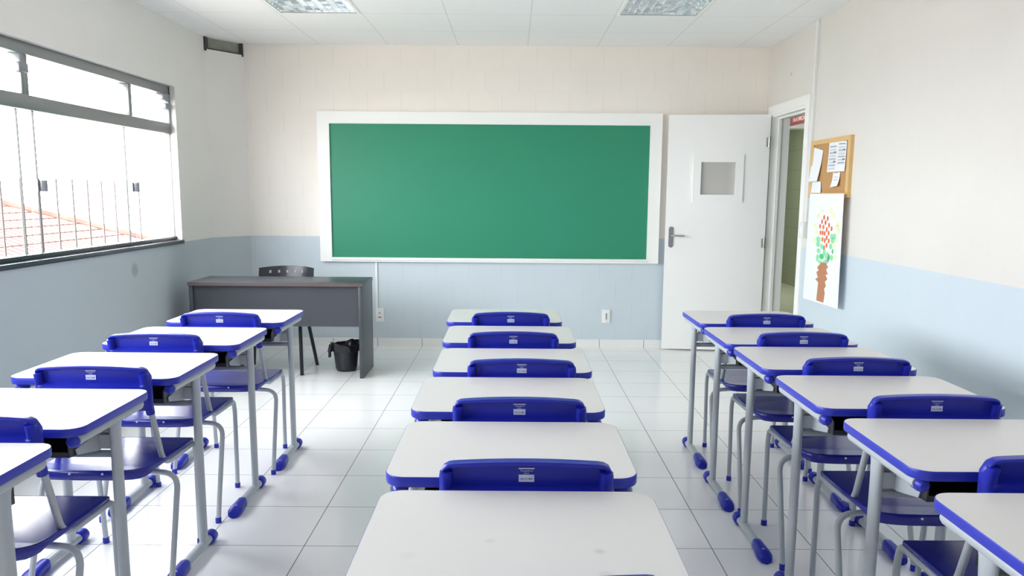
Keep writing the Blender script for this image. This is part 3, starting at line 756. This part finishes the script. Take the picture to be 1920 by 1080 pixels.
# ------------------------------------------------------------------ school desk (local y = 0 at the pupil's edge, +y towards the board)
DW, DD = 0.597, 0.468
def make_desk():
    r = root('school_desk')
    out = rrect(-DW / 2, DW / 2, 0, DD, 0.05)
    inn = rrect(-DW / 2 + 0.0018, DW / 2 - 0.0018, 0.0018, DD - 0.0018, 0.0482); in3 = inn; o3 = rrect(-DW / 2 + 0.001, DW / 2 - 0.001, 0.001, DD - 0.001, 0.049)
    top = MB().loft([[(x, y, 0.736) for x, y in inn], [(x, y, 0.760) for x, y in inn]], smooth=False).build('tabletop', M_TOP, r)
    o2 = rrect(-DW / 2 + 0.0015, DW / 2 - 0.0015, 0.0015, DD - 0.0015, 0.0485)
    MB().loft([[(x, y, z) for x, y in pts] for pts, z in ((inn, 0.735), (o2, 0.735), (out, 0.738), (out, 0.7575), (o3, 0.7597), (in3, 0.7597))], loop=True).build('edge_band', M_BAND, top)
    for s_ in (-1, 1):
        x = s_ * (DW / 2 - 0.030)
        xc = s_ * (DW / 2 - 0.036)
        rail = MB().sweep([(x, 0.035, 0.7185), (x, 0.42, 0.7185)], 0.019, 0.0165, seg=18, up=(0, 0, 1)).build('side_rail', M_GREY, r)
        MB().lathe([(0.0, -0.020), (0.010, -0.018), (0.0165, -0.011), (0.0192, 0.0), (0.0192, 0.022), (0.0, 0.022)], (x - s_ * 0.004, 0.036, 0.7155), 18, axis='Y').build('end_plug', M_BAND, rail)
        MB().lathe([(0.0, -0.006), (0.017, -0.006), (0.017, 0.004), (0.0, 0.006)], (x, 0.424, 0.720), 14, axis='Y').build('end_plug', M_GREY, rail)
        leg = MB()
        leg.loft([[(xc + a * 0.0145 * k_, 0.275 + b_ * 0.024 * k2, z) for a, b_ in [(math.cos(t), math.sin(t)) for t in [2 * math.pi * q / 20 for q in range(20)]]]
                  for z, k_, k2 in ((0.03, 1, 1), (0.65, 1, 1), (0.69, 1.0, 1.2), (0.712, 0.95, 1.7))])
        leg.build('leg', M_GREY, r)
        x = xc
        ft = MB().sweep([(x, 0.0, 0.026), (x, 0.35, 0.026)], 0.019, 0.017, seg=16).build('foot_tube', M_GREY, r)
        bt = []
        for (y, w_, h_) in ((-0.045, 0.010, 0.016), (-0.040, 0.022, 0.028), (-0.025, 0.0285, 0.037), (0.0, 0.030, 0.042), (0.03, 0.0265, 0.045), (0.06, 0.0235, 0.047), (0.085, 0.022, 0.048), (0.092, 0.019, 0.046)):
            bt.append([(x + w_ * math.copysign(abs(math.cos(t)) ** 0.75, math.cos(t)), y, h_ / 2 + (h_ / 2) * math.copysign(abs(math.sin(t)) ** 0.75, math.sin(t))) for t in [2 * math.pi * k / 20 for k in range(20)]])
        MB().loft(bt).build('foot_boot', M_BLUE, ft)
        cp = []
        for (y, w_, h_) in ((0.318, 0.0225, 0.046), (0.322, 0.0255, 0.052), (0.345, 0.027, 0.055), (0.362, 0.0255, 0.051), (0.370, 0.016, 0.036)):
            cp.append([(x + w_ * math.cos(t), y, h_ / 2 + h_ / 2 * math.sin(t)) for t in [2 * math.pi * k / 20 for k in range(20)]])
        MB().loft(cp).build('foot_cap', M_BLUE, ft)
        bx = s_ * 0.216
        MB().prism([(0.285, 0.668), (0.285, 0.616), (0.245, 0.618), (0.135, 0.643), (0.128, 0.661), (0.21, 0.668)], lambda y, z: (bx - 0.0015, y, z), lambda y, z: (bx + 0.0015, y, z)).build('tray_bracket', M_GREY, r)
        MB().box(min(bx, x), max(bx, x), 0.262, 0.285, 0.62, 0.665).build('tray_bracket', M_GREY, r)
    xw = DW / 2 - 0.036
    MB().sweep([(-xw, 0.283, 0.598), (xw, 0.283, 0.598)], 0.012, seg=12).build('cross_bar', M_GREY, r)
    t = MB(); w_ = 0.213
    zb = lambda y: 0.645 - (y - 0.10) * 0.08
    for a_, b_ in ((-w_, w_), ):
        t.prism([(0.10, zb(0.10)), (0.40, zb(0.40)), (0.40, zb(0.40) + 0.004), (0.10, zb(0.10) + 0.004)], lambda y, z: (a_, y, z), lambda y, z: (b_, y, z))
    for a_, b_ in ((-w_, -w_ + 0.004), (w_ - 0.004, w_)):
        t.prism([(0.10, zb(0.10)), (0.40, zb(0.40)), (0.40, 0.705), (0.13, 0.705), (0.10, 0.69)], lambda y, z: (a_, y, z), lambda y, z: (b_, y, z))
    t.box(-w_, w_, 0.396, 0.40, zb(0.40), 0.705)
    t.box(-w_, w_, 0.12, 0.40, 0.705, 0.708)
    t.box(-w_, w_, 0.10, 0.104, zb(0.10), zb(0.10) + 0.016)
    t.build('book_tray', M_BLACK, r)
    return r

# ------------------------------------------------------------------ school chair (local y as for the desk it belongs to)
def make_chair():
    r = root('school_chair')
    N = 36; rings = []
    for i in range(N + 1):
        u = -1 + 2 * i / N
        x = 0.198 * u
        c_ = max(0.0, (abs(u) - 0.84) / 0.16)
        zt_ = 0.822 - 0.013 * u * u - 0.026 * (1 - math.sqrt(max(0, 1 - c_ * c_)))
        yo = -0.052 + 0.016 * u * u
        au = abs(u); k_ = 1 if au < 0.96 else 0.55 + 0.45 * (1 - au) / 0.04
        fl = min(1.0, max(0.0, (au - 0.86) / 0.06))          # the recess closes into solid ends that hold the sleeves
        prof = [(-0.020, zt_ - 0.005), (-0.018, zt_ - 0.001), (0.006, zt_), (0.013, zt_ - 0.006), (0.013, 0.74), (0.011, 0.665), (0.005, 0.656),
                (-0.003, 0.657), (-0.008, 0.668), (-0.019, 0.738), (-0.018, 0.747), (0.003, 0.758), (0.003, min(zt_ - 0.013, 0.81)), (-0.018, zt_ - 0.010)]
        rings.append([(x, yo + (0.006 + ((y - (y + 0.019) * (fl if y > -0.018 and y < 0.0045 and z > 0.745 else 0)) - 0.006) * (k_ if y < 0.006 else 1)), z) for y, z in prof])
    br = MB().loft(rings).build('backrest', M_BLUE, r, ang=50)
    for s_ in (-1, 1):
        MB().sweep([(s_ * 0.1810, -0.0515, 0.792), (s_ * 0.1810, -0.051, 0.788), (s_ * 0.1815, -0.015, 0.645), (s_ * 0.1815, -0.0135, 0.640)], 0.0150, seg=18).build('post_sleeve', M_BLUE, br)
        MB().lathe([(0, -0.003), (0.0035, -0.002), (0.0045, 0.002), (0, 0.002)], (s_ * 0.1812, -0.0500, 0.722), 10, axis='Y').build('rivet', M_RIVET, br)
    lb = MB(); yl_ = -0.0512
    def q4(x0, x1, z0, z1, mi, e=0.0): lb.add([(x0, yl_ - e, z0), (x1, yl_ - e, z0), (x1, yl_ - e, z1), (x0, yl_ - e, z1)], [(0, 1, 2, 3)], mi)
    q4(-0.018, 0.018, 0.7985, 0.8015, 0)
    q4(-0.0175, 0.0175, 0.7685, 0.7855, 0)
    q4(-0.014, -0.005, 0.7745, 0.777, 1, 0.0003); q4(-0.003, 0.002, 0.7745, 0.777, 1, 0.0003); q4(0.004, 0.014, 0.774, 0.7775, 1, 0.0003)
    for body, sz, z in (('Tamanho 6', 0.0062, 0.7945), ('AZUL', 0.0052, 0.7885)):
        V, F = text_mesh(body, sz)
        lb.add([(a, yl_, b_ + z) for a, b_, _ in V], F, 0)
    lb.build('size_label', [M_LABEL, M_LABELTXT], br)
    # seat
    def outline(e):
        pts = [(-0.205 + e, 0.288), (-0.200 + e, 0.297 - e), (0.200 - e, 0.297 - e), (0.205 - e, 0.288), (0.203 - e, 0.10), (0.198 - e, -0.03)]
        for k in range(0, 15):
            t = k / 14 * math.pi
            pts.append(((0.195 - e) * math.copysign(abs(math.cos(t)) ** 0.55, math.cos(t)), -0.045 - (0.082 - e) * math.sin(t) ** 0.85))
        pts += [(-0.198 + e, -0.03), (-0.203 + e, 0.10)]
        return pts
    def sz(y): return 0.452 + (0.009 * ((0.10 - y) / 0.23) ** 2 if y < 0.10 else 0.0)
    rg = []
    for e, dz, lip in ((0.012, -0.008, 1), (0.002, -0.007, 1), (0.0, -0.005, 1), (0.0, 0.003, 0), (0.003, 0.006, 0), (0.008, 0.0065, 0)):
        rg.append([(x, y, sz(y) + dz - lip * 0.020 * min(1, max(0, (-0.02 - y) / 0.08))) for x, y in outline(e)])
    nd = 15
    ol = outline(0.008)
    st_ = MB().loft(rg, cap1=False)
    # upper face as rows from the front edge to the rear edge so the curve reads cleanly
    rows = [0.286, 0.22, 0.16, 0.10, 0.06, 0.02, -0.02, -0.05, -0.08, -0.10, -0.112, -0.1185]
    def halfw(y):
        if y >= -0.03: return (0.205 - (0.288 - y) * 0.02) - 0.008
        t = min(1.0, max(0.0, (-0.045 - y) / 0.074))
        return 0.187 * (1 - t ** (2 / 0.85)) ** 0.275 if t < 1 else 0.02
    st_.loft([[(halfw(y) * q_ / 8, y, sz(y) + 0.0068) for q_ in range(-8, 9)] for y in rows], closed=False, cap0=False, cap1=False)
    st_.sm[-1] = True
    rg = None
    st_.add([(x, y, sz(y) + 0.0062) for x, y in ol], [tuple(range(len(ol)))], 0, False)
    st = st_.build('seat', M_BLUE_SEAT, r, ang=60)
    for x in (-0.056, 0.056):
        MB().lathe([(0, -0.003), (0.0035, -0.002), (0.0045, 0.003), (0, 0.003)], (x, -0.1265, 0.457), 10, axis='Y').build('rivet', M_RIVET, st)
    # steel tube frame
    tr_ = 0.0102
    for s_ in (-1, 1):
        path = fillet([(s_ * 0.1812, -0.034, 0.72), (s_ * 0.188, 0.052, 0.430), (s_ * 0.198, 0.28, 0.434)], 0.06, 9)
        MB().sweep(path, tr_, seg=14).build('back_post', M_GREY, r)
        path = fillet([(s_ * 0.198, 0.278, 0.434), (s_ * 0.199, 0.308, 0.432), (s_ * 0.199, 0.322, 0.38), (s_ * 0.191, 0.338, 0.012)], [0.02, 0.03], 7)
        lg = MB().sweep(path, tr_, seg=14).build('front_leg', M_GREY, r)
        MB().lathe([(0, 0), (0.0125, 0), (0.0125, 0.022), (0.0105, 0.024), (0, 0.024)], (s_ * 0.191, 0.338, 0), 14).build('foot_cap', M_BLUE, lg)
        path = fillet([(s_ * 0.13, 0.045, 0.408), (s_ * 0.243, 0.04, 0.402), (s_ * 0.250, -0.085, 0.012)], 0.075, 10)
        lg = MB().sweep(path, tr_, seg=14).build('rear_leg', M_GREY, r)
        MB().lathe([(0, 0), (0.0125, 0), (0.0125, 0.022), (0.0105, 0.024), (0, 0.024)], (s_ * 0.250, -0.085, 0), 14).build('foot_cap', M_BLUE, lg)
    MB().sweep([(-0.13, 0.045, 0.408), (0.13, 0.045, 0.408)], tr_, seg=14).build('cross_tube', M_GREY, r)
    return r

ORD = ['nearest the green board', 'second from the board', 'third from the board', 'fourth from the board', 'fifth from the board', 'sixth from the board']
ROWN = {'L': 'window wall row', 'C': 'middle row', 'R': 'doorway wall row'}
DESKS = {'L': [(-1.4525, 4.015), (-1.473, 3.407), (-1.480, 2.776), (-1.492, 2.160), (-1.477, 1.572)],
         'C': [(-0.038, 4.085), (-0.010, 3.507), (0.004, 2.918), (-0.009, 2.372), (0.002, 1.803), (0.014, 1.254)],
         'R': [(1.262, 4.090), (1.249, 3.519), (1.256, 3.001), (1.257, 2.440), (1.271, 1.866), (1.226, 1.262)]}
CHAIRS = {'L': [(-1.447, 4.012, 0), (-1.507, 3.404, 0), (-1.446, 2.772, 0), (-1.468, 2.150, 0)],
          'C': [(-0.004, 4.085, 0), (0.008, 3.505, 0), (0.038, 2.925, 0), (0.025, 2.366, 0), (0.036, 1.806, 0), (0.050, 1.228, 9)],
          'R': [(1.289, 4.090, 0), (1.283, 3.548, 0), (1.290, 2.998, 0), (1.291, 2.437, 0), (1.305, 1.862, 0)]}
d0 = make_desk(); c0 = make_chair()
first = True
for rk in 'LCR':
    for i, (x, y) in enumerate(DESKS[rk]):
        o = d0 if first else copy_tree(d0)
        first = False
        o.location = (x, y, 0)
        tag(o, f'white school desk with blue edge, {ORD[i]} in the {ROWN[rk]}', 'school desk', 'school desks in three rows')
        if rk == 'C' and i == 5:
            for ch_ in o.children:
                if ch_.name.startswith('tabletop'):
                    ch_.data = ch_.data.copy(); ch_.data.materials[0] = M_TOP_MARKED
first = True
for rk in 'LCR':
    for i, (x, y, a) in enumerate(CHAIRS[rk]):
        o = c0 if first else copy_tree(c0)
        first = False
        o.location = (x, y, 0); o.rotation_euler = (0, 0, math.radians(a))
        tag(o, f'blue school chair with grey legs, {ORD[i]} in the {ROWN[rk]}', 'chair', 'blue chairs tucked behind the school desks')
